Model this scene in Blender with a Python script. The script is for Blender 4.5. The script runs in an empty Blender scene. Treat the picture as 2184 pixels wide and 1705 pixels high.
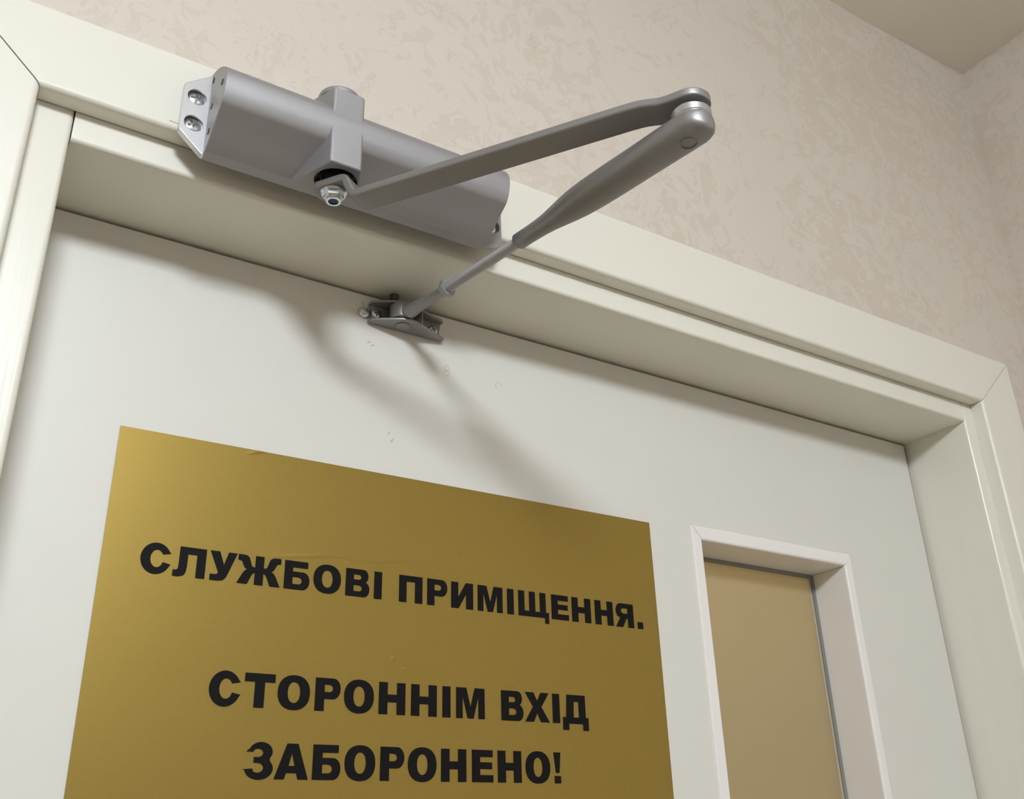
import bpy, bmesh, math, random
from mathutils import Vector, Matrix
random.seed(7)
SC = bpy.context.scene
COL = SC.collection
PI = math.pi

# ------------------------------------------------------------------ camera
# world: x right along the door wall, y into the wall (door face y = 0), z up from the floor, metres
CAM_R = ((0.8437897398, -0.5359669531, -0.0275372489),   # image right
         (0.2047599935, 0.3689409245, -0.9066178574),    # image down
         (0.4960767988, 0.7593563191, 0.4210531562))     # view direction
cam_d = bpy.data.cameras.new('camera')
cam = bpy.data.objects.new('camera', cam_d)
COL.objects.link(cam)
r, d, f = (Vector(v) for v in CAM_R)
M = Matrix(((r.x, -d.x, -f.x), (r.y, -d.y, -f.y), (r.z, -d.z, -f.z))).to_4x4()
M.translation = Vector((0.0, -0.6, 1.636))
cam.matrix_world = M
cam_d.sensor_fit = 'HORIZONTAL'
cam_d.sensor_width = 36.0
cam_d.lens = 2104.6905 / 2184 * 36.0
cam_d.clip_start = 0.02
SC.camera = cam

# ------------------------------------------------------------------ world, exposure
SC.view_settings.view_transform = 'Standard'
SC.view_settings.look = 'None'
SC.view_settings.gamma = 1.0
SC.view_settings.use_curve_mapping = False
SC.view_settings.exposure = 0.0
SC.cycles.max_bounces = 7
SC.cycles.caustics_reflective = False
SC.cycles.caustics_refractive = False
SC.cycles.adaptive_threshold = 0.02
world = bpy.data.worlds.new('world')
SC.world = world
world.use_nodes = True
world.node_tree.nodes['Background'].inputs[0].default_value = (0.02, 0.02, 0.02, 1)
LAMP = dict(loc=(-0.20, -1.50, 2.572), radius=0.165, drop=0.135, glow=86.0, color=(0.91, 1.0, 1.096))
BACK_LAMP = dict(loc=(0.42, 0.50, 2.495), radius=0.10, drop=0.10, glow=122.0, color=(1.0, 0.92, 0.72))


# ------------------------------------------------------------------ materials
def mat(name, base=(.8, .8, .8), rough=.5, metal=0., spec=.5, coat=0.):
    m = bpy.data.materials.new(name)
    m.use_nodes = True
    b = m.node_tree.nodes['Principled BSDF']
    b.inputs['Base Color'].default_value = (*base, 1)
    b.inputs['Roughness'].default_value = rough
    b.inputs['Metallic'].default_value = metal
    b.inputs['Specular IOR Level'].default_value = spec
    b.inputs['Coat Weight'].default_value = coat
    return m


def nodes(m):
    nt = m.node_tree
    return nt, nt.nodes, nt.links, nt.nodes['Principled BSDF']


def N(nt, typ, **kw):
    n = nt.nodes.new(typ)
    for k, v in kw.items():
        if k.startswith('i_'):
            n.inputs[int(k[2:])].default_value = v
        else:
            setattr(n, k, v)
    return n


def noise(nt, vec, scale, detail=4, rough=.55, dist=0.):
    n = nt.nodes.new('ShaderNodeTexNoise')
    n.inputs['Scale'].default_value = scale
    n.inputs['Detail'].default_value = detail
    n.inputs['Roughness'].default_value = rough
    n.inputs['Distortion'].default_value = dist
    if vec is not None:
        nt.links.new(vec, n.inputs['Vector'])
    return n


def ramp(nt, fac, stops):
    n = nt.nodes.new('ShaderNodeValToRGB')
    el = n.color_ramp.elements
    while len(el) < len(stops):
        el.new(0.5)
    for e, (p, c) in zip(el, stops):
        e.position = p
        e.color = (*c, 1) if len(c) == 3 else c
    nt.links.new(fac, n.inputs['Fac'])
    return n


def bump(nt, height, strength, dist, normal=None):
    n = nt.nodes.new('ShaderNodeBump')
    n.inputs['Strength'].default_value = strength
    n.inputs['Distance'].default_value = dist
    nt.links.new(height, n.inputs['Height'])
    if normal is not None:
        nt.links.new(normal, n.inputs['Normal'])
    return n


def grain_mat(name, base, rough, amount, scale, bump_s=0., bump_scale=800, metal=0., spec=.5, stretch=None):
    """plain paint with a faint mottling of tone and a fine orange-peel relief"""
    m = mat(name, base, rough, metal, spec)
    nt, nd, lk, b = nodes(m)
    tc = N(nt, 'ShaderNodeTexCoord')
    vec = tc.outputs['Object']
    if stretch:
        mp = N(nt, 'ShaderNodeMapping')
        mp.inputs['Scale'].default_value = stretch
        lk.new(vec, mp.inputs['Vector'])
        vec = mp.outputs['Vector']
    n1 = noise(nt, vec, scale, 5)
    lo = tuple(c * (1 - amount) for c in base)
    hi = tuple(min(1, c * (1 + amount)) for c in base)
    rp = ramp(nt, n1.outputs['Fac'], [(.3, lo), (.7, hi)])
    lk.new(rp.outputs['Color'], b.inputs['Base Color'])
    if bump_s:
        n2 = noise(nt, vec, bump_scale, 2)
        bp = bump(nt, n2.outputs['Fac'], bump_s, .0005)
        lk.new(bp.outputs['Normal'], b.inputs['Normal'])
    return m


def plaster_mat():
    """trowelled decorative plaster: smooth film with torn, recessed flakes"""
    m = mat('beige_plaster', (.66, .59, .51), .6, spec=.3)
    nt, nd, lk, b = nodes(m)
    tc = N(nt, 'ShaderNodeTexCoord')
    v = tc.outputs['Object']
    warp = noise(nt, v, 9, 4)
    mix = N(nt, 'ShaderNodeMix', data_type='VECTOR')
    mix.inputs['Factor'].default_value = .12
    lk.new(v, mix.inputs[4])
    lk.new(warp.outputs['Color'], mix.inputs[5])
    wv = mix.outputs[1]
    flake = noise(nt, wv, 46, 6, .60, 1.3)          # where the film is torn
    zone = noise(nt, v, 5, 3, .5)
    add = N(nt, 'ShaderNodeMath', operation='MULTIPLY_ADD')
    lk.new(zone.outputs['Fac'], add.inputs[0])
    add.inputs[1].default_value = .55
    lk.new(flake.outputs['Fac'], add.inputs[2])
    torn = ramp(nt, add.outputs[0], [(.79, (0, 0, 0)), (.88, (1, 1, 1))])
    edge = ramp(nt, add.outputs[0], [(.805, (0, 0, 0)), (.818, (1, 1, 1)), (.833, (0, 0, 0))])
    fine = noise(nt, v, 140, 4)
    soft = noise(nt, v, 2.5, 3)
    c0 = ramp(nt, soft.outputs['Fac'], [(.3, (.655, .585, .505)), (.7, (.685, .618, .538))])
    m1 = N(nt, 'ShaderNodeMix', data_type='RGBA')
    lk.new(torn.outputs['Color'], m1.inputs['Factor'])
    lk.new(c0.outputs['Color'], m1.inputs[6])
    m1.inputs[7].default_value = (.636, .563, .474, 1)
    hair = noise(nt, wv, 75, 3, .5, 2.2)           # short trowel hairlines, only in places
    hl = ramp(nt, hair.outputs['Fac'], [(.487, (0, 0, 0)), (.5, (1, 1, 1)), (.513, (0, 0, 0))])
    place = noise(nt, v, 17, 3, .6)
    pm = ramp(nt, place.outputs['Fac'], [(.54, (0, 0, 0)), (.64, (1, 1, 1))])
    hm = N(nt, 'ShaderNodeMath', operation='MULTIPLY')
    lk.new(hl.outputs['Color'], hm.inputs[0])
    lk.new(pm.outputs['Color'], hm.inputs[1])
    eg = N(nt, 'ShaderNodeMath', operation='MAXIMUM')
    eh = N(nt, 'ShaderNodeMath', operation='MULTIPLY')
    lk.new(edge.outputs['Color'], eh.inputs[0])
    eh.inputs[1].default_value = .55
    lk.new(eh.outputs[0], eg.inputs[0])
    lk.new(hm.outputs[0], eg.inputs[1])
    m2 = N(nt, 'ShaderNodeMix', data_type='RGBA')
    sc = N(nt, 'ShaderNodeMath', operation='MULTIPLY')
    lk.new(eg.outputs[0], sc.inputs[0])
    sc.inputs[1].default_value = .55
    lk.new(sc.outputs[0], m2.inputs['Factor'])
    lk.new(m1.outputs[2], m2.inputs[6])
    m2.inputs[7].default_value = (.42, .355, .275, 1)
    lk.new(m2.outputs[2], b.inputs['Base Color'])
    inv = N(nt, 'ShaderNodeMath', operation='MULTIPLY_ADD')
    lk.new(torn.outputs['Color'], inv.inputs[0])
    inv.inputs[1].default_value = -1.
    lk.new(fine.outputs['Fac'], inv.inputs[2])
    bp = bump(nt, inv.outputs[0], .14, .0012)
    lk.new(bp.outputs['Normal'], b.inputs['Normal'])
    return m


M_PLASTER = plaster_mat()
M_CEIL = grain_mat('ceiling_paint', (.86, .80, .71), .7, .02, 6)
M_FLOOR = grain_mat('floor_tile', (.42, .36, .285), .45, .08, 5)
M_FRAME = grain_mat('cream_frame_paint', (.80, .772, .675), .34, .012, 8, .05, 300)
M_FRAME_V = grain_mat('cream_frame_paint_upright', (.80, .772, .675), .26, .012, 8, .10, 90, stretch=(6, 6, .25))
M_DOOR = grain_mat('door_paint', (.708, .688, .625), .42, .012, 5, .03, 500)
M_BEAD = grain_mat('bead_plastic', (.85, .815, .775), .4, .012, 9)
M_GAP = mat('dark_gap', (.10, .085, .05), .8)
M_SEAL = mat('beige_seal', (.36, .33, .26), .6)
M_GASKET = mat('grey_gasket', (.24, .24, .215), .6)
M_EDGE_LIGHT = mat('painted_edge_light', (.62, .56, .42), .15)  # pale colour painted for light caught in the glass bevel
M_SILVER = grain_mat('silver_paint', (.385, .377, .382), .60, .03, 1400, .03, 2500, metal=.80)
for _m in (M_SILVER,):
    _b = _m.node_tree.nodes['Principled BSDF']
    _b.inputs['Coat Weight'].default_value = .12
    _b.inputs['Coat Roughness'].default_value = .30
M_ARM = grain_mat('silver_paint_arm', (.30, .292, .285), .47, .03, 1400, .03, 2500, metal=.65)
M_CAST = grain_mat('cast_end_metal', (.72, .71, .73), .33, .02, 900, .05, 1500, metal=.75)
M_RING = grain_mat('turned_ring_metal', (.50, .495, .505), .34, .02, 900, .05, 1500, metal=.70)
M_SHOE = grain_mat('grey_shoe_paint', (.29, .285, .275), .45, .04, 900, .10, 2000, metal=.55)
M_ZINC = grain_mat('zinc_plate', (.70, .74, .76), .20, .05, 600, metal=1.)
M_STEEL = grain_mat('plain_steel', (.47, .475, .50), .34, .04, 900, metal=.75)
M_BLACK = mat('black_steel', (.025, .024, .022), .45, metal=.3)
M_BLUE = mat('dark_socket', (.03, .05, .08), .35, metal=.6)
M_BROWN = grain_mat('brown_plug', (.10, .075, .04), .7, .35, 500)
M_INK = mat('black_vinyl', (.006, .005, .0055), .55, spec=.12)
M_PINK = mat('pink_pencil', (.62, .51, .475), .7)
M_RED = mat('red_pencil', (.52, .12, .10), .7)
M_SCUFF = mat('grey_scuff', (.44, .42, .37), .7)


def gold_mat():
    m = mat('gold_film', (.60, .43, .13), .42, metal=.72)
    nt, nd, lk, b = nodes(m)
    tc = N(nt, 'ShaderNodeTexCoord')
    v = tc.outputs['Object']
    n1 = noise(nt, v, 1500, 2)
    n2 = noise(nt, v, 420, 3)
    ad = N(nt, 'ShaderNodeMath', operation='ADD')
    lk.new(n1.outputs['Fac'], ad.inputs[0])
    lk.new(n2.outputs['Fac'], ad.inputs[1])
    rp = ramp(nt, ad.outputs[0], [(.3, (.30, .205, .043)), (.9, (.335, .232, .052))])
    hv = N(nt, 'ShaderNodeMath', operation='MULTIPLY')
    lk.new(ad.outputs[0], hv.inputs[0])
    hv.inputs[1].default_value = .5
    lk.new(hv.outputs[0], rp.inputs['Fac'])
    lk.new(rp.outputs['Color'], b.inputs['Base Color'])
    bp = bump(nt, n1.outputs['Fac'], .06, .0004)
    lk.new(bp.outputs['Normal'], b.inputs['Normal'])
    return m


M_GOLD = gold_mat()


def glass_mat():
    """frosted pane: scatters the light of the room behind it, satin face"""
    m = mat('frosted_glass', (.40, .345, .225), .30, spec=.5)
    nt, nd, lk, b = nodes(m)
    tr = N(nt, 'ShaderNodeBsdfTranslucent')
    tr.inputs['Color'].default_value = (.62, .56, .42, 1)
    mx = N(nt, 'ShaderNodeMixShader')
    mx.inputs[0].default_value = .50
    lk.new(b.outputs[0], mx.inputs[1])
    lk.new(tr.outputs[0], mx.inputs[2])
    lk.new(mx.outputs[0], nd['Material Output'].inputs['Surface'])
    n = noise(nt, N(nt, 'ShaderNodeTexCoord').outputs['Object'], 900, 2)
    bp = bump(nt, n.outputs['Fac'], .08, .0004)
    lk.new(bp.outputs['Normal'], b.inputs['Normal'])
    return m


M_GLASS = glass_mat()


def lamp_mat(name, glow, color):
    m = bpy.data.materials.new(name)
    m.use_nodes = True
    nt = m.node_tree
    nt.nodes.clear()
    e = nt.nodes.new('ShaderNodeEmission')
    e.inputs['Color'].default_value = (*color, 1)
    e.inputs['Strength'].default_value = glow
    o = nt.nodes.new('ShaderNodeOutputMaterial')
    nt.links.new(e.outputs[0], o.inputs['Surface'])
    return m


# ------------------------------------------------------------------ mesh helpers
def link(name, me, m, parent=None, smooth=35, loc=None, weighted=True):
    o = bpy.data.objects.new(name, me)
    COL.objects.link(o)
    if m is not None:
        me.materials.clear()
        me.materials.append(m)
    if smooth:
        for p in me.polygons:
            p.use_smooth = True
        me.set_sharp_from_angle(angle=math.radians(smooth))
        if weighted:
            wn = o.modifiers.new('weighted_normal', 'WEIGHTED_NORMAL')
            wn.keep_sharp = True
    if parent is not None:
        o.parent = parent
    if loc is not None:
        o.location = loc
    return o


def obj(name, bm, m, parent=None, smooth=35, weighted=True):
    bmesh.ops.recalc_face_normals(bm, faces=bm.faces)
    me = bpy.data.meshes.new(name)
    bm.to_mesh(me)
    bm.free()
    return link(name, me, m, parent, smooth, weighted=weighted)


def tag(o, label=None, cat=None, group=None, kind=None):
    if label: o['label'] = label
    if cat: o['category'] = cat
    if group: o['group'] = group
    if kind: o['kind'] = kind
    return o


def thing(name, label, cat, kind=None, loc=(0, 0, 0)):
    o = bpy.data.objects.new(name, None)
    o.empty_display_size = .02
    COL.objects.link(o)
    o.location = loc
    return tag(o, label, cat, kind=kind)


def settle(root):
    """children were modelled in world space: keep them there under a parent with an offset"""
    bpy.context.view_layer.update()
    inv = Matrix.Translation(root.location).inverted()
    for c in root.children:
        c.matrix_parent_inverse = inv


def box(bm, x0, x1, y0, y1, z0, z1):
    v = [bm.verts.new((x, y, z)) for x in (x0, x1) for y in (y0, y1) for z in (z0, z1)]
    for q in ((0, 1, 3, 2), (4, 6, 7, 5), (0, 4, 5, 1), (2, 3, 7, 6), (0, 2, 6, 4), (1, 5, 7, 3)):
        bm.faces.new([v[i] for i in q])


def loft(bm, rings, cap=True, closed=False):
    vs = [[bm.verts.new(p) for p in ring] for ring in rings]
    n = len(vs[0])
    pairs = list(zip(vs[:-1], vs[1:]))
    if closed:
        pairs.append((vs[-1], vs[0]))
    for a, b in pairs:
        for i in range(n):
            j = (i + 1) % n
            bm.faces.new((a[i], a[j], b[j], b[i]))
    if cap and not closed:
        bm.faces.new(vs[0][::-1])
        bm.faces.new(vs[-1])
    return vs


def lathe(bm, prof, org, axis=(0, 0, 1), n=32, ph=0.):
    """prof: (radius, height) pairs along axis from org; closed at both ends"""
    a = Vector(axis).normalized()
    u = a.orthogonal().normalized()
    if abs(a.z) > .99: u = Vector((1, 0, 0))
    w = a.cross(u)
    o = Vector(org)
    rings = []
    for rr, h in prof:
        rings.append([o + a * h + (u * math.cos(ph + 2 * PI * i / n) + w * math.sin(ph + 2 * PI * i / n)) * max(rr, 1e-5) for i in range(n)])
    loft(bm, rings)


def prism(bm, poly, a, b, axes='xz'):
    """polygon in the plane of axes, extruded along the third axis from a to b"""
    def P(p, t):
        if axes == 'xz': return (p[0], t, p[1])
        if axes == 'xy': return (p[0], p[1], t)
        return (t, p[0], p[1])
    loft(bm, [[P(p, a) for p in poly], [P(p, b) for p in poly]])


def bevel(bm, w, seg=2, ang=30, sel=None):
    bmesh.ops.recalc_face_normals(bm, faces=bm.faces)
    es = [e for e in bm.edges if len(e.link_faces) == 2 and e.calc_face_angle(0) > math.radians(ang) and (sel is None or sel(e))]
    bmesh.ops.bevel(bm, geom=es, offset=w, segments=seg, profile=.5, affect='EDGES', clamp_overlap=True)


def arc(cx, cy, rx, ry, a0, a1, n=10):
    return [(cx + rx * math.cos(math.radians(a0 + (a1 - a0) * i / n)), cy + ry * math.sin(math.radians(a0 + (a1 - a0) * i / n))) for i in range(n + 1)]


def to_mesh(bm, name='temp'):
    bmesh.ops.recalc_face_normals(bm, faces=bm.faces)
    me = bpy.data.meshes.new(name)
    bm.to_mesh(me)
    bm.free()
    return me


def boolean(base, cuts):
    """base, cuts: [(bmesh, 'UNION'|'DIFFERENCE')] -> mesh"""
    o = bpy.data.objects.new('temp', to_mesh(base))
    COL.objects.link(o)
    tmp = []
    for bm, op in cuts:
        c = bpy.data.objects.new('temp_cut', to_mesh(bm))
        COL.objects.link(c)
        c.hide_render = True
        md = o.modifiers.new('b', 'BOOLEAN')
        md.operation = op
        md.solver = 'EXACT'
        md.object = c
        tmp.append(c)
    dg = bpy.context.evaluated_depsgraph_get()
    dg.update()
    me = bpy.data.meshes.new_from_object(o.evaluated_get(dg))
    for t in tmp + [o]:
        old = t.data
        bpy.data.objects.remove(t)
        bpy.data.meshes.remove(old)
    return me


# ------------------------------------------------------------------ setting
YW = -.0719      # wall face and frame face
YC = -.0864      # casing face
XJL, XJR, ZH = .0374, .8996, 2.0296          # clear opening of the frame
XCL, XCR, ZCB, ZCT = .0155, .9150, 2.0504, 2.1099
FLOOR = 0.
X0, Y0 = -2.0, -3.6


def struct(name, bm, m, label, cat, parent=None, smooth=0):
    o = obj(name, bm, m, parent, smooth)
    return tag(o, label, cat, kind='structure')


CEIL_X = [(X0 - .1, 2.576), (.88, 2.576), (1.0, 2.582), (1.2, 2.592)]
RIGHT_Z = [(-.05, 1.056), (1.93, 1.056), (2.05, 1.0595), (2.185, 1.068), (2.25, 1.0765), (2.42, 1.0855), (2.54, 1.092), (2.70, 1.0955)]

bm = bmesh.new()
box(bm, X0 - .1, XJL - .03, YW, .06, -.05, 2.66)
box(bm, XJR + .03, 1.16, YW, .06, -.05, 2.66)
box(bm, XJL - .03, XJR + .03, YW, .06, ZH + .035, 2.66)
struct('wall_back', bm, M_PLASTER, 'beige trowelled plaster wall around the door frame', 'wall')
bm = bmesh.new()
loft(bm, [[(x, -3.7, z) for z, x in RIGHT_Z] + [(1.2, -3.7, 2.70), (1.2, -3.7, -.05)],
          [(x, YW, z) for z, x in RIGHT_Z] + [(1.2, YW, 2.70), (1.2, YW, -.05)]])
struct('wall_right', bm, M_PLASTER, 'beige plaster wall meeting the door wall at the right corner', 'wall', smooth=40)
bm = bmesh.new()
prof = [(x, z) for x, z in CEIL_X] + [(1.2, 2.70), (X0 - .1, 2.70)]
loft(bm, [[(x, -3.7, z) for x, z in prof], [(x, YW, z) for x, z in prof]])
struct('ceiling', bm, M_CEIL, 'plain beige painted ceiling above the door wall', 'ceiling', smooth=40)
bm = bmesh.new()
box(bm, X0 - .1, X0, -3.7, YW, -.05, 2.70)
struct('wall_left', bm, M_PLASTER, 'plaster wall at the far left, out of the picture', 'wall')
bm = bmesh.new()
box(bm, X0, 1.2, -3.7, Y0, -.05, 2.70)
struct('wall_front', bm, M_PLASTER, 'plaster wall behind the photographer, out of the picture', 'wall')
bm = bmesh.new()
box(bm, X0 - .1, 1.2, -3.7, 1.62, -.06, 0)
struct('floor', bm, M_FLOOR, 'tan tiled floor, out of the picture', 'floor')

# room behind the glazed door
bm = bmesh.new()
box(bm, -.4, 1.5, 1.5, 1.6, 0, 2.5)
box(bm, -.5, -.4, .06, 1.6, 0, 2.5)
box(bm, 1.5, 1.6, .06, 1.6, 0, 2.5)
box(bm, -.5, 1.6, .06, 1.6, 2.5, 2.6)
struct('wall_far', bm, M_PLASTER, 'walls of the room behind the glazed door, out of the picture', 'wall')

# --- casing (three mitred boards) : trim_1
trim = thing('trim_1', 'cream door casing of three mitred boards around the frame', 'trim', 'structure', (.47, YC, 2.08))


def casing_profile(w, gap, rr=.0034, n=4):
    """(u across from the opening outwards, y) with rounded front edges"""
    pts = [(.004, YW + .002), (.004, YW - gap), (0, YW - gap)]
    pts += [(rr - rr * math.cos(PI / 2 * i / n), YC + rr - rr * math.sin(PI / 2 * i / n)) for i in range(n + 1)]
    pts += [(w - rr + rr * math.sin(PI / 2 * i / n), YC + rr - rr * math.cos(PI / 2 * i / n)) for i in range(n + 1)]
    pts += [(w, YW + .002)]
    return pts


WT, WL, WR = ZCT - ZCB, .062, .0668
GAP = .0006
pt = casing_profile(WT, .0009)
bm = bmesh.new()
loft(bm, [[(XCL - u * WL / WT + GAP, y, ZCB + u) for u, y in pt], [(XCR + u * WR / WT - GAP * .7, y, ZCB + u) for u, y in pt]])
obj('casing_board', bm, M_FRAME, trim)
for x, s, w, g in ((XCL, -1, WL, GAP), (XCR, 1, WR, GAP * .5)):
    pl = casing_profile(w, .0001)
    bm = bmesh.new()
    loft(bm, [[(x + s * u, y, ZCB + u * WT / w - g) for u, y in pl], [(x + s * u, y, 0.) for u, y in pl]])
    obj('casing_board', bm, M_FRAME, trim)
# red pencil tick by the closer
bm = bmesh.new()
loft(bm, [[(.0886, YC - .0001, 2.0558), (.0886, YC + .001, 2.0558), (.0886, YC + .001, 2.0554), (.0886, YC - .0001, 2.0554)],
          [(.0945, YC - .0001, 2.0555), (.0945, YC + .001, 2.0555), (.0945, YC + .001, 2.0551), (.0945, YC - .0001, 2.0551)]])
tag(obj('pencil_mark', bm, M_RED, trim, 0), 'thin red pencil line beside the door closer')
settle(trim)

# --- frame : trim_2
frame = thing('trim_2', 'cream inner door frame with head and two jambs', 'trim', 'structure', (.47, YW, 2.03))


def frame_bar(a0, a1, inner, direction, axis):
    """rectangular jamb, opening-side front edge rounded; axis 'z' upright or 'x' head"""
    rr = .0030
    n = 4
    y1 = .058
    pts = [(0, y1)] + [(rr - rr * math.cos(PI / 2 * i / n), YW + rr - rr * math.sin(PI / 2 * i / n)) for i in range(n + 1)] + [(.034, YW), (.034, y1)]
    bmm = bmesh.new()
    if axis == 'x':
        loft(bmm, [[(a0, y, inner + u) for u, y in pts], [(a1, y, inner + u) for u, y in pts]])
    else:
        loft(bmm, [[(inner + direction * u, y, a0) for u, y in pts], [(inner + direction * u, y, a1) for u, y in pts]])
    return bmm


obj('frame_head', frame_bar(XJL + .0005, XJR - .0001, ZH, 1, 'x'), M_FRAME, frame)
obj('frame_jamb', frame_bar(ZH + .034, 0., XJL, -1, 'z'), M_FRAME_V, frame)
obj('frame_jamb', frame_bar(ZH + .034, 0., XJR, 1, 'z'), M_FRAME_V, frame)
XD1g = .8949
# rebate strip seen at the bottom of the gap round the leaf
bm = bmesh.new()
box(bm, XJR - .012, XJR - .0005, .0475, .055, 0, ZH - .0005)
box(bm, XD1g, XJR - .0005, .0030, .0475, 0, ZH - .0030)
box(bm, XJL + .0005, XJL + .012, .0475, .055, 0, ZH - .0005)
obj('rebate_strip', bm, M_SEAL, frame, 0)
bm = bmesh.new()
box(bm, XJL + .001, XJR - .001, .006, .050, ZH - .0020, ZH - .0002)
obj('rebate_strip', bm, M_GAP, frame, 0)
settle(frame)

# --- door leaf : door_1
XD0, XD1, ZD1, YD1 = XJL + .003, .8945, ZH - .0024, .044
XB0, XB1, ZB1, ZB0 = .5695, .7713, 1.8905, 1.10          # bead outer
IN = .0112                                               # bead face width
XI0, XI1, ZI1 = .5806, .7612, 1.8779                     # bead inner
ZI0 = ZB0 + IN
YG = .0376
door = thing('door_1', 'off-white painted door with a narrow frosted glass light', 'door', 'structure', (.47, 0, .005))
bm = bmesh.new()
outer = [(XD0, .005), (XD1, .005), (XD1, ZD1), (XD0, ZD1)]
inner = [(XB0 + .002, ZB0 + .002), (XB1 - .002, ZB0 + .002), (XB1 - .002, ZB1 - .002), (XB0 + .002, ZB1 - .002)]
lv = [[[bm.verts.new((x, y, z)) for x, z in ring] for ring in (outer, inner)] for y in (0, YD1)]
for i in range(4):
    j = (i + 1) % 4
    bm.faces.new((lv[0][0][i], lv[0][0][j], lv[0][1][j], lv[0][1][i]))
    bm.faces.new((lv[1][0][i], lv[1][1][i], lv[1][1][j], lv[1][0][j]))
    bm.faces.new((lv[0][0][i], lv[1][0][i], lv[1][0][j], lv[0][0][j]))
    bm.faces.new((lv[0][1][i], lv[0][1][j], lv[1][1][j], lv[1][1][i]))
bevel(bm, .0010, 2, 60)
leaf = obj('door_leaf', bm, M_DOOR, door)
# glazing beads: rounded L section, mitred
YB = -.0022


def bead_profile(w):
    rr = .0022
    n = 4
    pts = [(0, .0015), (0.0003, YB + .0012), (.0014, YB)]
    pts += [(w - rr + rr * math.sin(PI / 2 * i / n), YB + rr - rr * math.cos(PI / 2 * i / n)) for i in range(n + 1)]
    pts += [(w, YG), (w * .35, YG), (w * .35, .0015)]
    return pts


def bead(name, ends):
    """ends: two functions (u 0..1, y) -> point"""
    bmm = bmesh.new()
    bp = bead_profile(1.0 * IN)
    loft(bmm, [[e(u / IN, y) for u, y in bp] for e in ends])
    return obj(name, bmm, M_BEAD, door)


corn = {'TL': ((XB0, ZB1), (XI0, ZI1)), 'TR': ((XB1, ZB1), (XI1, ZI1)), 'BR': ((XB1, ZB0), (XI1, ZI0)), 'BL': ((XB0, ZB0), (XI0, ZI0))}


def corner(k, dx=0, dz=0):
    (xo, zo), (xi, zi) = corn[k]
    return lambda u, y: (xo + (xi - xo) * u + dx, y, zo + (zi - zo) * u + dz)


g = .00025
bead('glazing_bead', [corner('TL', g), corner('TR', -g)])
bead('glazing_bead', [corner('TR', 0, -g), corner('BR', 0, g)])
bead('glazing_bead', [corner('BR', -g), corner('BL', g)])
bead('glazing_bead', [corner('BL', 0, g), corner('TL', 0, -g)])
# gasket and pane
bm = bmesh.new()
gt = .0034
for a in ((XI0 - .001, XI1 + .001, ZI1 - gt, ZI1 + .001), (XI0 - .001, XI1 + .001, ZI0 - .001, ZI0 + gt), (XI0 - .001, XI0 + gt, ZI0 + gt, ZI1 - gt), (XI1 - gt, XI1 + .001, ZI0 + gt, ZI1 - gt)):
    box(bm, a[0], a[1], YG + .0001, YG + .0058, a[2], a[3])
obj('gasket', bm, M_GASKET, door, 0)
bm = bmesh.new()
ch = .0032
po = [(XI0 + gt, ZI0 + gt), (XI1 - gt, ZI0 + gt), (XI1 - gt, ZI1 - gt), (XI0 + gt, ZI1 - gt)]
pi_ = [(XI0 + gt + ch, ZI0 + gt + ch), (XI1 - gt - ch, ZI0 + gt + ch), (XI1 - gt - ch, ZI1 - gt - ch), (XI0 + gt + ch, ZI1 - gt - ch)]
loft(bm, [[(x, YG + .0012, z) for x, z in pi_], [(x, YG + .0022, z) for x, z in po], [(x, YG + .0062, z) for x, z in po]])
pane = obj('pane', bm, M_GLASS, door, 0)
bm = bmesh.new()
prism(bm, [(XI1 - gt - .0030, YG + .0008), (XI1 - gt - .0002, YG + .0016), (XI1 - gt - .0002, YG + .0026), (XI1 - gt - .0030, YG + .0018)], ZI0 + gt, ZI1 - gt, 'xy')
obj('pane_edge_light', bm, M_EDGE_LIGHT, pane, 0)  # opaque pale strip, paints the bevel as lit from the back room


def ring_mark(cx, cz, rx, rz, a0, a1, m, wob=.12, w=.00028):
    bmm = bmesh.new()
    n = 22
    rings = []
    for i in range(n + 1):
        a = math.radians(a0 + (a1 - a0) * i / n)
        k = 1 + wob * math.sin(3.1 * a + cx * 900) + random.uniform(-.05, .05)
        px, pz = cx + rx * k * math.cos(a), cz + rz * k * math.sin(a)
        ox, oz = math.cos(a) * w, math.sin(a) * w
        rings.append([(px - ox, -.00012, pz - oz), (px + ox, -.00012, pz + oz), (px + ox, .0004, pz + oz), (px - ox, .0004, pz - oz)])
    loft(bmm, rings)
    return bmm


for cx, cz, rx, rz, a0, a1 in ((.3325, 1.9818, .0022, .0024, -40, 290), (.3322, 1.9775, .0026, .0022, -120, 200), (.3794, 1.9785, .0028, .0028, -20, 250)):
    tag(obj('pencil_mark', ring_mark(cx, cz, rx, rz, a0, a1, M_PINK), M_PINK, door, 0), 'faint pink pencil ring')
for cx, cz, l, an in ((.2872, 1.9123, .0022, 60), (.2845, 1.9175, .0009, 70), (.2662, 1.9875, .0016, 20), (.2690, 1.9855, .0018, 40), (.2600, 2.0187, .0016, 110)):
    bm = bmesh.new()
    ca, sa = math.cos(math.radians(an)), math.sin(math.radians(an))
    ring = []
    for t, w in ((-1, .0001), (-.3, .0005), (.4, .0004), (1, .0001)):
        px, pz = cx + ca * l * t, cz + sa * l * t
        ring.append([(px - sa * w, -.00012, pz + ca * w), (px + sa * w, -.00012, pz - ca * w), (px + sa * w, .0004, pz - ca * w), (px - sa * w, .0004, pz + ca * w)])
    loft(bm, ring)
    obj('scuff', bm, M_SCUFF, door, 0)
settle(door)

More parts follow.
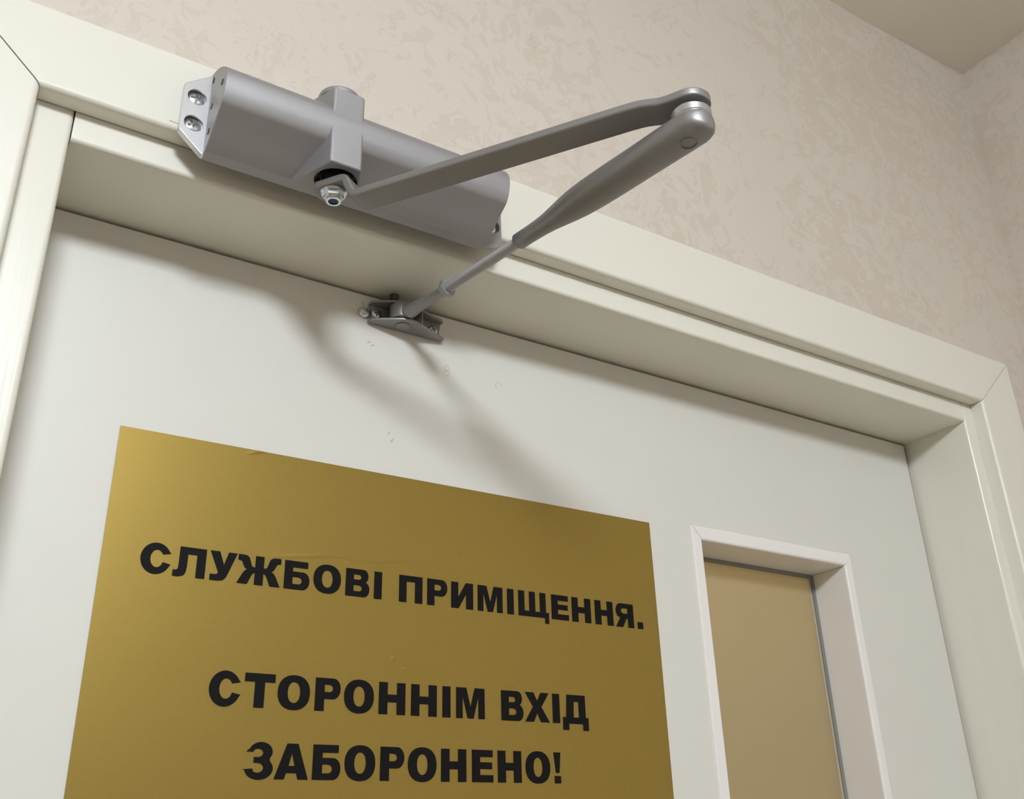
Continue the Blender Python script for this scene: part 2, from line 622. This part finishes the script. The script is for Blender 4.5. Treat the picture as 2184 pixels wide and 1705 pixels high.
# ------------------------------------------------------------------ lamps of the two rooms
def ceiling_lamp(L, label):
    """surface-mounted drum: metal base ring on the ceiling, glowing opal bowl below"""
    x, y, z = L['loc']
    rr, h = L['radius'], L['drop']
    t = thing('ceiling_light', label, 'lamp', loc=(x, y, z))
    b1 = bmesh.new()
    lathe(b1, [(0, .004), (rr * 1.04, .004), (rr * 1.04, -.012), (0, -.012)], (x, y, z), n=40)
    obj('lamp_base', b1, M_BEAD, t, 30)
    b2 = bmesh.new()
    lathe(b2, [(0, -.012), (rr, -.012), (rr, -h * .72), (rr * .94, -h * .90), (rr * .80, -h), (0, -h)], (x, y, z), n=32)
    obj('bowl', b2, lamp_mat('lamp_glow', L['glow'], L['color']), t, 40)
    settle(t)
    return t


ceiling_lamp(LAMP, 'round opal ceiling lamp, out of the picture')
ceiling_lamp(BACK_LAMP, 'small warm ceiling lamp behind the glazed door')

# ------------------------------------------------------------------ sign
SX0, SX1, SZ1, SZ0 = .1018, .5238, 1.8852, 1.588
sign = thing('sign', 'gold rectangular sign with bold black Cyrillic lettering stuck on the white door', 'sign', loc=(.3128, 0, SZ0))
bm = bmesh.new()
nx, nz = 180, 42


LINE = [(.199, 1.8140), (.2408, 1.8206), (.2536, 1.8214), (.2617, 1.8196), (.282, 1.8215), (.2975, 1.8246), (.3138, 1.8247), (.326, 1.8235)]


def wrinkle(x, z):
    # shallow air line under the film above the first text line, a lifted spot at the top edge, two pimples
    a = 0.
    for (xa, za), (xb, zb) in zip(LINE[:-1], LINE[1:]):
        if xa <= x < xb:
            c = za + (zb - za) * (x - xa) / (xb - xa)
            fade = min(1, (x - .199) / .02, (.326 - x) / .03)
            a = fade * math.exp(-((z - c) / .0011) ** 2)
    e = (x - .1905) * .30 - (z - 1.8845) * .95
    along = (x - .1885) / .006
    b_ = math.exp(-(e / .0009) ** 2 - along ** 2)
    d_ = math.exp(-((x - .2914) ** 2 + (z - 1.7572) ** 2) / .0000012) + math.exp(-((x - .2998) ** 2 + (z - 1.7508) ** 2) / .0000010)
    return -.00022 * a - .00035 * b_ - .0003 * d_


xs = sorted(set([SX0 + (SX1 - SX0) * i / nx for i in range(nx + 1)] + [.180 + .0008 * i for i in range(24)] + [.288 + .0004 * i for i in range(38)]))
zs = sorted(set([SZ0 + (SZ1 - SZ0) * i / nz for i in range(nz + 1)] + [1.8110 + .0004 * i for i in range(45)] + [1.8800 + .0004 * i for i in range(13)] + [1.7480 + .0004 * i for i in range(29)]))
gr = [[bm.verts.new((x, -.0008 + wrinkle(x, z), z)) for z in zs] for x in xs]
for i in range(len(xs) - 1):
    for j in range(len(zs) - 1):
        bm.faces.new((gr[i][j], gr[i + 1][j], gr[i + 1][j + 1], gr[i][j + 1]))
bk = [bm.verts.new(p) for p in ((SX0, -.00005, SZ0), (SX1, -.00005, SZ0), (SX1, -.00005, SZ1), (SX0, -.00005, SZ1))]
bm.faces.new(bk)
bm.faces.new([gr[i][0] for i in range(len(xs))] + [bk[1], bk[0]])
bm.faces.new([gr[i][-1] for i in range(len(xs) - 1, -1, -1)] + [bk[3], bk[2]])
bm.faces.new([gr[0][j] for j in range(len(zs) - 1, -1, -1)] + [bk[0], bk[3]])
bm.faces.new([gr[-1][j] for j in range(len(zs))] + [bk[2], bk[1]])
obj('plate', bm, M_GOLD, sign, 30)


# glyphs: unit height 1, width w; returns closed loops (outer loops and holes, even-odd)
def G(ch, w):
    s = .305
    b = .225
    R = lambda x0, x1, y0, y1: [(x0, y0), (x1, y0), (x1, y1), (x0, y1)]

    def bowl(x0, x1, y0, y1, k=.62):
        """right-hand bowl outline from (x0,y1) round to (x0,y0)"""
        xm = x1 - (y1 - y0) * .5 * k * 1.25
        xm = max(xm, x0)
        return [(x0, y1)] + arc(xm, (y0 + y1) / 2, x1 - xm, (y1 - y0) / 2, 90, -90, 14) + [(x0, y0)]

    if ch == 'І': return [R(0, w, 0, 1)]
    if ch == '.': return [R(0, w, 0, w * 1.0)]
    if ch == 'П': return [[(0, 0), (0, 1), (w, 1), (w, 0), (w - s, 0), (w - s, 1 - b), (s, 1 - b), (s, 0)]]
    if ch == 'Н': return [[(0, 0), (0, 1), (s, 1), (s, .62), (w - s, .62), (w - s, 1), (w, 1), (w, 0), (w - s, 0), (w - s, .38), (s, .38), (s, 0)]]
    if ch == 'Е': return [[(0, 0), (0, 1), (w * .985, 1), (w * .985, 1 - b * .98), (s, 1 - b * .98), (s, .615), (w * .95, .615), (w * .95, .405), (s, .405), (s, b * .98), (w, b * .98), (w, 0)]]
    if ch == 'Т': return [[(0, 1), (w, 1), (w, 1 - .25), (w / 2 + .155, .75), (w / 2 + .155, 0), (w / 2 - .155, 0), (w / 2 - .155, .75), (0, .75)]]
    if ch == 'Щ':
        q = w * .905
        st = q * .215
        m0 = q / 2 - st / 2
        return [[(0, 0), (0, 1), (st, 1), (st, b * .95), (m0, b * .95), (m0, 1), (m0 + st, 1), (m0 + st, b * .95), (q - st, b * .95), (q - st, 1), (q, 1), (q, b * .95), (w, b * .95), (w, -.22), (w - .18, -.22), (w - .18, 0)]]
    if ch == 'М': return [[(0, 0), (0, 1), (.35 * w, 1), (.5 * w, .36), (.65 * w, 1), (w, 1), (w, 0), (.78 * w, 0), (.78 * w, .74), (.6 * w, 0), (.4 * w, 0), (.22 * w, .74), (.22 * w, 0)]]
    if ch == 'И': return [[(0, 0), (0, 1), (s, 1), (s, .42), (.67 * w, 1), (w, 1), (w, 0), (w - s, 0), (w - s, .58), (.33 * w, 0)]]
    if ch == 'Х': return [[(0, 0), (.33 * w, .51), (.01 * w, 1), (.355 * w, 1), (.505 * w, .70), (.655 * w, 1), (.985 * w, 1), (.67 * w, .51), (w, 0), (.645 * w, 0), (.495 * w, .31), (.345 * w, 0)]]
    if ch == 'А': return [[(0, 0), (.335 * w, 1), (.665 * w, 1), (w, 0), (.695 * w, 0), (.645 * w, .175), (.345 * w, .175), (.29 * w, 0)], [(.405 * w, .375), (.585 * w, .375), (.495 * w, .73)]]
    if ch == 'Л': return [[(0, 0), (0, .205), (.07 * w, .20), (.12 * w, .215), (.15 * w, .26), (.16 * w, .36), (.165 * w, 1), (w, 1), (w, 0), (w - s * .98, 0), (w - s * .98, .765), (.43 * w, .765), (.425 * w, .33), (.40 * w, .14), (.34 * w, .045), (.24 * w, .004), (.12 * w, -.012)]]
    if ch == 'У': return [[(0, 1), (.35 * w, 1), (.53 * w, .555), (.675 * w, 1), (w, 1), (.70 * w, .27), (.63 * w, .12), (.53 * w, .03), (.38 * w, 0), (.05 * w, .0), (.05 * w, .205), (.22 * w, .205), (.30 * w, .225), (.34 * w, .28)]]
    if ch == 'Ж':
        half = [(.40, 1), (.40, .60), (.35, .60), (.315, .65), (.285, .80), (.25, .93), (.19, .99), (.12, 1), (0, 1), (0, .80), (.05, .80), (.095, .77), (.125, .66), (.165, .55), (.225, .505), (.165, .455), (.11, .34), (0, 0), (.235, 0), (.32, .29), (.355, .375), (.40, .41), (.40, 0)]
        return [[(x * w, y) for x, y in half] + [((1 - x) * w, y) for x, y in half[::-1]]]
    if ch == 'Б':
        return [[(0, 0), (0, 1), (.915 * w, 1), (.915 * w, 1 - b), (s, 1 - b), (s, .625)] + bowl(s, w, 0, .625)[1:-1] ,
                bowl(s, w * .70, .185, .435, .9)]
    if ch == 'Р':
        return [[(0, 0), (0, 1)] + bowl(s, w, .365, 1)[1:-1] + [(s, .365), (s, 0)], bowl(s, w * .70, .575, .80, .9)]
    if ch == 'В':
        up = bowl(s, w * .945, .50, 1)[1:-2]
        lo = bowl(s, w, 0, .545)[1:-1]
        up = [p for p in up if p[1] > .535]
        lo = [p for p in lo if not (p[1] > .535 and p[0] < w * .80)]
        return [[(0, 0), (0, 1)] + up + lo, bowl(s, w * .645, .615, .80, .9), bowl(s, w * .68, .19, .41, .9)]
    if ch == 'Я':
        o = [(0, 0), (.37 * w, 0), (.60 * w, .375), (w - s, .375), (w - s, 0), (w, 0), (w, 1)]
        bw = [(w - x, y) for x, y in bowl(s, w * .97, .375, 1)[1:-1]]
        bw = [p for p in bw if not (p[1] < .43)]
        return [o + bw + [(.20 * w, .43), (.26 * w, .385)], [(w - x, y) for x, y in bowl(s, w * .69, .575, .80, .9)]]
    if ch == 'О':
        def se(rx, ry, p, n=44):
            out = []
            for i in range(n):
                a = 2 * PI * i / n
                c, q = math.cos(a), math.sin(a)
                out.append((w / 2 + rx * math.copysign(abs(c) ** (2 / p), c), .5 + ry * math.copysign(abs(q) ** (2 / p), q)))
            return out
        return [se(w / 2, .52, 2.25), se(w / 2 - .315, .31, 2.2)]
    if ch == 'С':
        out = arc(w * .50, .5, w * .50, .52, 31, 324, 34)
        inn = arc(w * .535, .5, w * .215, .295, 321, 38, 26)
        return [[(w * .985, .705)] + [p for p in out if not (p[0] > w * .965)] + [(w, .345), (w * .73, .395)] + [p for p in inn if p[0] < w * .72] + [(w * .71, .655)]]
    if ch == 'З':
        up = arc(w * .56, .745, w * .40, .275, 172, -62, 20)
        lo = arc(w * .52, .285, w * .48, .305, 58, -170, 26)
        ilo = arc(w * .47, .305, w * .20, .135, -165, 84, 16)
        iup = arc(w * .46, .715, w * .18, .115, -84, 150, 14)
        up = [p for p in up if p[1] > .545]
        lo = [p for p in lo if p[1] < .515]
        return [[(w * .06, .755)] + up[1:] + lo + [(0, .26), (w * .30, .285)] + ilo[2:] + [(w * .33, .44), (w * .33, .60)] + iup + [(w * .30, .74)]]
    if ch == 'Д':
        return [[(0, -.22), (0, .22), (.13 * w, .22), (.175 * w, 1), (.895 * w, 1), (.895 * w, .22), (w, .22), (w, -.22), (.785 * w, -.22), (.785 * w, 0), (.225 * w, 0), (.225 * w, -.22)],
                [(.415 * w, .22), (.635 * w, .22), (.635 * w, .765), (.44 * w, .765)]]
    if ch == '!':
        return [[(0, 1), (w, 1), (.76 * w, .335), (.27 * w, .335)], R(.06 * w, .95 * w, 0, .235)]
    return []


LINES = [
    (1.79555, .01840, [('С', .1239, .1418), ('Л', .1434, .1628), ('У', .1650, .1821), ('Ж', .1828, .2107), ('Б', .2133, .2304), ('О', .2331, .2522), ('В', .2557, .2728), ('І', .2763, .2819),
                       ('П', .2949, .3127), ('Р', .3165, .3323), ('И', .3355, .3532), ('М', .3571, .3778), ('І', .3819, .3874), ('Щ', .3916, .4181), ('Е', .4209, .4363), ('Н', .4396, .4571), ('Н', .4613, .4785), ('Я', .4811, .4987), ('.', .5026, .5078)]),
    (1.72170, .02000, [('С', .1723, .1913), ('Т', .1935, .2125), ('О', .2144, .2351), ('Р', .2386, .2554), ('О', .2580, .2785), ('Н', .2821, .3010), ('Н', .3053, .3243), ('І', .3287, .3347), ('М', .3392, .3614),
                       ('В', .3749, .3929), ('Х', .3944, .4150), ('І', .4179, .4239), ('Д', .4266, .4490)]),
    (1.68170, .02020, [('З', .1968, .2146), ('А', .2156, .2368), ('Б', .2394, .2575), ('О', .2602, .2808), ('Р', .2843, .3010), ('О', .3037, .3243), ('Н', .3278, .3466), ('Е', .3510, .3673), ('Н', .3711, .3899), ('О', .3934, .4136), ('!', .4169, .4227)]),
]
for z0, h, letters in LINES:
    cu = bpy.data.curves.new('lettering', 'CURVE')
    cu.dimensions = '2D'
    cu.fill_mode = 'BOTH'
    cu.extrude = .0002
    for ch_, x0, x1 in letters:
        for lp in G(ch_, (x1 - x0) / h):
            sp = cu.splines.new('POLY')
            sp.points.add(len(lp) - 1)
            for p, (u, v) in zip(sp.points, lp):
                p.co = (x0 + u * h, z0 + v * h, 0, 1)
            sp.use_cyclic_u = True
    tmp = bpy.data.objects.new('temp_text', cu)
    COL.objects.link(tmp)
    dg = bpy.context.evaluated_depsgraph_get()
    dg.update()
    me = bpy.data.meshes.new_from_object(tmp.evaluated_get(dg))
    me.transform(Matrix.Translation((0, -.00105, 0)) @ Matrix.Rotation(PI / 2, 4, 'X'))
    bpy.data.objects.remove(tmp)
    bpy.data.curves.remove(cu)
    link('lettering', me, M_INK, sign, 0)
settle(sign)

# ------------------------------------------------------------------ door closer
closer = thing('door_closer', 'silver-grey hydraulic door closer with folding arm on the cream casing', 'door closer', loc=(.211, YC, 2.034))
AX, AY = .1893, -.1100          # spindle
EX, EY = .3170, -.3015          # elbow
PX, PY, PZ = .2890, -.0105, 2.0105   # shoe pivot
XB_L, XB_R = .1100, .3120

# body profile (y, z), rounded nose
key = [(YC, 2.1012), (-.0931, 2.0987), (-.1010, 2.0953), (-.1105, 2.0900), (-.1190, 2.0833), (-.1248, 2.0780), (-.1278, 2.0730), (-.1287, 2.0685), (-.1284, 2.0635), (-.1270, 2.0580), (-.1241, 2.0528), (-.1205, 2.0502), (-.1115, 2.0446), (-.1035, 2.0391), (-.0975, 2.0357)]


def catmull(pts, n=3):
    out = []
    for i in range(len(pts) - 1):
        p0, p1, p2, p3 = pts[max(i - 1, 0)], pts[i], pts[i + 1], pts[min(i + 2, len(pts) - 1)]
        for k in range(n):
            t = k / n
            out.append(tuple(.5 * (2 * b_ + (c_ - a_) * t + (2 * a_ - 5 * b_ + 4 * c_ - d_) * t * t + (3 * b_ - a_ - 3 * c_ + d_) * t ** 3) for a_, b_, c_, d_ in zip(p0, p1, p2, p3)))
    out.append(pts[-1])
    return out


prof = catmull(key) + [(-.0955, 2.0346), (YC, 2.0346)]
bm = bmesh.new()
prism(bm, prof, XB_L, XB_R, 'yz')
bevel(bm, .0007, 2, 40, lambda e: abs(e.verts[0].co.x - e.verts[1].co.x) < 1e-6)
# boss round the spindle: trapezoid plan, softened corners
boss = bmesh.new()
plan = [(.1648, -.0945), (.1790, -.1284), (.1997, -.1284), (.2139, -.0945)]
prism(boss, plan, 2.0325, 2.0925, 'xy')
bevel(boss, .0016, 3, 30)
hole = bmesh.new()
lathe(hole, [(.0138, 2.020), (.0138, 2.0395)], (AX + .0008, AY, 0), n=40)
me = boolean(bm, [(boss, 'UNION'), (hole, 'DIFFERENCE')])
body = link('body', me, M_SILVER, closer, 20)
tag(body, 'silver housing with a square boss at its middle')

bm = bmesh.new()
lathe(bm, [(.0, 2.0915), (.0136, 2.0915), (.0140, 2.0920), (.0140, 2.0944), (.0136, 2.0955), (.0120, 2.0963), (.0, 2.0968)], (.1877, -.1143, 0), n=40)
obj('spindle_cap', bm, M_SILVER, body)
bm = bmesh.new()
rp = [(.0136, 2.0392), (.0136, 2.0345), (.0122, 2.0340), (.0118, 2.0370), (.0104, 2.0375), (.0100, 2.0350), (.0090, 2.0352), (.0088, 2.0392)]
loft(bm, [[(AX + .0008 + rr * math.cos(2 * PI * i / 40), AY + rr * math.sin(2 * PI * i / 40), z) for rr, z in rp] for i in range(40)], cap=False, closed=True)
obj('bearing_ring', bm, M_BLACK, body)
bm = bmesh.new()
lathe(bm, [(.0, 2.0385), (.0078, 2.0385), (.0078, 2.0290), (.0, 2.0290)], (AX, AY, 0), n=24)
obj('spindle', bm, M_BLACK, body)
for y, z in ((-.0958, 2.0903), (-.1195, 2.0703), (-.0987, 2.0669), (-.0989, 2.0470)):
    bm = bmesh.new()
    lathe(bm, [(.0, 0), (.0021, 0), (.0021, .002), (.0, .002)], (XB_L - .0004, y, z), (1, 0, 0), 16)
    obj('valve_hole_shade', bm, M_BLACK, body)  # black discs put in for the shade inside the valve holes


# screw head with a cross recess; axis points to the viewer (-y)
def screw_mesh(rr, dome, name='screw_head', rec=.55):
    b1 = bmesh.new()
    prof_ = [(.0, .004), (rr, .004), (rr, .0)] + [(rr * math.cos(a), -dome * math.sin(a)) for a in [math.radians(d_) for d_ in (15, 30, 45, 60, 75)]] + [(.0, -dome)]
    lathe(b1, prof_, (0, 0, 0), (0, 1, 0), 28)
    cuts = []
    for ang in (12, 102):
        c = bmesh.new()
        w, l = rr * .15, rr * rec
        ca, sa = math.cos(math.radians(ang)), math.sin(math.radians(ang))
        poly = [(ca * a - sa * b_, sa * a + ca * b_) for a, b_ in ((-l, -w), (l, -w), (l, w), (-l, w))]
        prism(c, poly, -dome - .01, -dome + rr * .42, 'xz')
        cuts.append((c, 'DIFFERENCE'))
    me_ = boolean(b1, cuts)
    me_.name = name
    return me_


SCREW = screw_mesh(.0056, .0020, rec=.62)
SCREW_S = screw_mesh(.0040, .0012, rec=.62)
SCREW_M = screw_mesh(.0044, .0009, rec=.62)


def put_screw(me_, x, y, z, parent, m=None, rot=0., name='screw_head'):
    o = bpy.data.objects.new(name, me_)
    COL.objects.link(o)
    if not me_.materials:
        me_.materials.append(m or M_ZINC)
        for p in me_.polygons: p.use_smooth = True
        me_.set_sharp_from_angle(angle=math.radians(35))
    o.location = (x, y, z)
    o.rotation_euler = (0, rot, 0)
    o.parent = parent
    return o


def wing(poly, holes, label, m=None):
    b1 = bmesh.new()
    prism(b1, poly, -.0913, YC, 'xz')
    bevel(b1, .0005, 2, 30)
    cuts = []
    for x, z in holes:
        c = bmesh.new()
        lathe(c, [(.0060, -.10), (.0060, -.0875)], (x, 0, z), (0, 1, 0), 32)
        cuts.append((c, 'DIFFERENCE'))
    o = link('mounting_wing', boolean(b1, cuts), m or M_CAST, closer, 0)
    tag(o, label)
    for k, (x, z) in enumerate(holes):
        put_screw(SCREW, x - .0002, -.0884, z - .0002, o, rot=.25 + 1.1 * k)
    return o


wing([(.1096, 2.0975), (.0938, 2.0846), (.0938, 2.0486), (.1092, 2.0346), (.1108, 2.0346), (.1108, 2.0975)], [(.1023, 2.0766), (.1022, 2.0557)], 'left bright cast end with two recessed screws')
wing([(.3112, 2.0985), (.3128, 2.0985), (.3276, 2.0860), (.3276, 2.0440), (.3258, 2.0392), (.3215, 2.0368), (.3128, 2.0348), (.3112, 2.0348)], [(.3200, 2.0765), (.3200, 2.0555)], 'right cast end mostly hidden by the housing', M_SILVER)  # darker paint than the left end, the shade here put into the colour

# main arm: flat bar on edge of the stations along the spindle-elbow line
dv = Vector((EX - AX, EY - AY, 0))
LEN = dv.length
dv.normalize()
nv = Vector((-dv.y, dv.x, 0))          # towards the wall side
TH, HW = .0054, .0094
path = [(-.0122, 2.0264), (-.0070, 2.0264), (.0080, 2.0264), (.0108, 2.0262), (.0128, 2.0252), (.0146, 2.0220), (.0170, 2.0160), (.0188, 2.0126), (.0208, 2.0114), (.0240, 2.0112), (.030, 2.0112), (.195, 2.0112), (.203, 2.0109), (.209, 2.0098), (.215, 2.0082), (.221, 2.0074), (.228, 2.0072), (LEN + .002, 2.0072), (LEN + .0113, 2.0072)]
dense = []
for i in range(len(path) - 1):
    n_ = 10 if i in (0, len(path) - 2) else (10 if path[i + 1][0] - path[i][0] > .05 else 3)
    for k in range(n_):
        t = k / n_
        dense.append((path[i][0] + (path[i + 1][0] - path[i][0]) * t, path[i][1] + (path[i + 1][1] - path[i][1]) * t))
dense.append(path[-1])
# smooth the heights a little
for _ in range(1):
    dense = [dense[0]] + [(b_[0], (a_[1] + 2 * b_[1] + c_[1]) / 4) for a_, b_, c_ in zip(dense[:-2], dense[1:-1], dense[2:])] + [dense[-1]]
bm = bmesh.new()
rings = []
rE, rS = .0114, .0123
for i, (t, z) in enumerate(dense):
    a_, b_ = dense[max(i - 1, 0)], dense[min(i + 1, len(dense) - 1)]
    tg = Vector((b_[0] - a_[0], b_[1] - a_[1])).normalized()
    nr = Vector((-tg.y, tg.x))
    w = HW
    if t < 0:
        w = min(HW, math.sqrt(max(rS ** 2 - t ** 2, 2e-6)))
    if t > LEN - .016:
        w = HW + (rE - HW) * min(1, (t - LEN + .016) / .014)
    if t > LEN:
        w = math.sqrt(max(rE ** 2 - (t - LEN) ** 2, 3e-6))
    h = TH / 2
    c = .0014 if w > .003 else w * .3
    sec = []
    for cx_, cy_, a0 in ((w - c, -h + c, -90), (w - c, h - c, 0), (-w + c, h - c, 90), (-w + c, -h + c, 180)):
        sec += arc(cx_, cy_, c, c, a0, a0 + 90, 3)
    base = Vector((AX, AY, z)) + dv * t
    rings.append([base + nv * u + dv * (nr.x * v) + Vector((0, 0, 1)) * (nr.y * v) for u, v in sec])
loft(bm, rings)
arm = obj('main_arm', bm, M_ARM, closer, 38)
# clamping bolt
bm = bmesh.new()
lathe(bm, [(0, 2.0238), (.0084, 2.0238), (.0086, 2.0228), (.0076, 2.0218), (.0, 2.0218)], (AX, AY, 0), n=32)
lathe(bm, [(0, 2.0222), (.0066, 2.0222), (.0066, 2.0192), (.0056, 2.0180), (0, 2.0180)], (AX, AY, 0), n=6, ph=.62)
rp = [(.0050, 2.0185), (.0052, 2.0172), (.0047, 2.0166), (.0033, 2.0166), (.0033, 2.0185)]
loft(bm, [[(AX + rr * math.cos(2 * PI * i / 28), AY + rr * math.sin(2 * PI * i / 28), z) for rr, z in rp] for i in range(28)], cap=False, closed=True)
bolt = obj('bolt', bm, M_ZINC, arm, 30)
tag(bolt, 'shiny hexagon bolt with flange')
bm = bmesh.new()
lathe(bm, [(0, 2.0179), (.0034, 2.0179), (.0034, 2.0172), (0, 2.0172)], (AX, AY, 0), n=6)
bm2 = obj('socket', bm, M_BLUE, bolt, 0) if False else obj('bolt_socket', bm, M_BLUE, arm, 0)

# elbow joint rings
bm = bmesh.new()
lathe(bm, [(0, 2.0046), (.0070, 2.0046), (.0070, 2.0002), (.0107, 2.0002), (.0111, 1.9997), (.0111, 1.9958), (.0107, 1.9953), (.0107, 1.9949), (.0111, 1.9946), (.0106, 1.9936), (.0080, 1.9915), (0, 1.9915)], (EX, EY, 0), n=48)
knk = obj('elbow_joint', bm, M_RING, closer, 30)

# forearm cover: drawn shell, broad from the elbow, tapering to a neck
av = Vector((PX - EX, PY - EY, 0))
AL = av.length
av.normalize()
pv = Vector((-av.y, av.x, 0))


def axis_z(s):
    return 1.9905 + (PZ - 1.0 * .0 - 1.9905) * (s / AL)


st = [(-.0118, .0012, .0030), (-.0113, .0038, .0050), (-.0099, .0066, .0062), (-.0073, .0093, .0069), (-.0035, .0110, .0073), (0, .0117, .0074), (.010, .0117, .0075), (.030, .0115, .0076), (.060, .0115, .0077), (.080, .0112, .0077),
      (.092, .0105, .0075), (.102, .0092, .0070), (.112, .0076, .0062), (.120, .0064, .0056), (.128, .0057, .0052), (.138, .0054, .0050), (.1515, .0053, .0049), (.1522, .0049, .0045)]
bm = bmesh.new()
rings = []
for s_, w, h in st:
    base = Vector((EX, EY, axis_z(s_))) + av * s_
    sec = []
    for i in range(32):
        a = 2 * PI * i / 32
        c_, q_ = math.cos(a), math.sin(a)
        p_ = 2.9 if q_ > 0 else 2.35
        sec.append(base + pv * (w * math.copysign(abs(c_) ** (2 / p_), c_)) + Vector((0, 0, h * math.copysign(abs(q_) ** (2 / p_), q_))))
    rings.append(sec)
loft(bm, rings)
cover = obj('forearm_cover', bm, M_ARM, closer, 50, False)
bm = bmesh.new()
cc = Vector((EX, EY, 0)) + av * .004
rp = [(.0044, 1.9835), (.0044, 1.98297), (.0048, 1.98297), (.0048, 1.9835)]
loft(bm, [[(cc.x + rr * math.cos(2 * PI * i / 36), cc.y + rr * math.sin(2 * PI * i / 36), z) for rr, z in rp] for i in range(36)], cap=False, closed=True)
obj('stamped_ring', bm, M_ARM, cover, 40)

# threaded rod and nut
bm = bmesh.new()
pr_ = []
s = .1480
while s < AL - .052:
    pr_ += [(.0033, s), (.0038, s + .0006)]
    s += .0012
pr_.append((.0033, s))
rod_o = Vector((EX, EY, 0))
axis3 = (Vector((PX, PY, PZ)) - Vector((EX, EY, 1.9905))).normalized()
lathe(bm, [(0, pr_[0][1])] + pr_ + [(0, s)], Vector((EX, EY, 1.9905)), axis3, 20)
rod = obj('threaded_rod', bm, M_STEEL, closer, 20)
bm = bmesh.new()
nut_s = AL - .0605
lathe(bm, [(0, nut_s), (.0064, nut_s), (.0070, nut_s + .0008), (.0070, nut_s + .0046), (.0062, nut_s + .0055), (0, nut_s + .0055)], Vector((EX, EY, 1.9905)), axis3, 6, .45)
obj('nut', bm, M_SILVER, rod, 25)

# fork rod: round shank bending into a barrel eye held in the shoe
bm = bmesh.new()
P0 = Vector((EX, EY, 1.9905)) + axis3 * (nut_s + .004)
pts = [P0, P0 + axis3 * .010, P0 + axis3 * .020, P0 + axis3 * .029 + Vector((-.0004, 0, 0)), P0 + axis3 * .038 + Vector((-.001, 0, 0)), P0 + axis3 * .046 + Vector((-.0016, 0, -.0004))]
rings = []
for i, p in enumerate(pts):
    rw = (.0040, .0040, .0040, .0043, .0052, .0062)[i]
    rh = (.0040, .0040, .0040, .0042, .0046, .0052)[i]
    rings.append([p + pv * (rw * math.cos(2 * PI * k / 20)) + Vector((0, 0, rh * math.sin(2 * PI * k / 20))) for k in range(20)])
loft(bm, rings)
fork = obj('fork_rod', bm, M_SHOE, closer, 50, False)
bm = bmesh.new()
lathe(bm, [(0, 2.0052), (.0082, 2.0052), (.0088, 2.0058), (.0088, 2.0163), (.0082, 2.0169), (0, 2.0169)], (PX - .0028, PY - .0020, 0), n=32)
obj('barrel_eye', bm, M_SHOE, fork, 30)

# shoe on the door leaf
low = [(.2640, -.0003), (.2634, -.0040), (.2652, -.0066), (.2790, -.0150), (.2850, -.0186), (.2900, -.0198), (.2960, -.0190), (.3046, -.0150), (.3150, -.0106), (.3248, -.0066), (.3272, -.0046), (.3268, -.0003)]
upp = [(.2645, -.0003), (.2640, -.0052), (.2655, -.0082), (.2740, -.0135), (.2835, -.0188), (.2900, -.0196), (.2960, -.0186), (.3040, -.0140), (.3140, -.0106), (.3240, -.0078), (.3262, -.0052), (.3258, -.0003)]
bm = bmesh.new()
prism(bm, low, 2.0030, 2.0049, 'xy')
bevel(bm, .0005, 2, 50)
b2 = bmesh.new()
prism(b2, upp, 2.0175, 2.0194, 'xy')
bevel(b2, .0005, 2, 50)
b3 = bmesh.new()
base = [(.2640, 2.0035), (.3260, 2.0035), (.3246, 2.0065), (.3240, 2.0105), (.3246, 2.0150), (.3256, 2.0190), (.2645, 2.0190), (.2655, 2.0150), (.2662, 2.0105), (.2655, 2.0065)]
prism(b3, base, -.0026, -.0002, 'xz')
me = to_mesh(bm, 'shoe_bracket')
bmA = bmesh.new()
bmA.from_mesh(me)
for extra in (b2, b3):
    m_ = to_mesh(extra)
    bmA.from_mesh(m_)
    bpy.data.meshes.remove(m_)
bpy.data.meshes.remove(me)
shoe = obj('shoe_bracket', bmA, M_SHOE, closer, 30)
bm = bmesh.new()
lathe(bm, [(0, 2.0205), (.0045, 2.0205), (.0045, 2.0040), (.0056, 2.0036), (.0056, 2.0024), (.0050, 2.0020), (0, 2.0020)], (PX, PY + .0010, 0), n=32)
obj('pivot_pin', bm, M_SHOE, shoe, 30)
bm = bmesh.new()
lug = [(.3035, -.0120), (.2965, -.0045), (.2980, -.0035), (.3050, -.0110)]
prism(bm, [(.2962, -.0040), (.2975, -.0030), (.3046, -.0128), (.3032, -.0138)], 2.0052, 2.0174, 'xy')
obj('lug', bm, M_SHOE, shoe, 0)
for k, (x, z) in enumerate(((.2704, 2.0112), (.3185, 2.0107))):
    put_screw(SCREW_S, x, -.0030, z, shoe, rot=.4 + .9 * k)
settle(closer)

# ------------------------------------------------------------------ loose screw beside the shoe, plug under the head
s1 = put_screw(SCREW_M, .2611, -.0014, 2.0110, None, rot=.1, name='screw')
tag(s1, 'small bright cross-head screw in the door just left of the arm bracket', 'screw')
bm = bmesh.new()
lathe(bm, [(0, .010), (.0036, .010), (.0036, .0), (.0034, -.0042), (.0026, -.0050), (0, -.0050)], (0, 0, 0), n=18)
pl = obj('plug', bm, M_BROWN, None, 40)
pl.location = (.2832, -.0062, ZH)
tag(pl, 'dark brown round plug under the frame head above the arm bracket', 'plug')
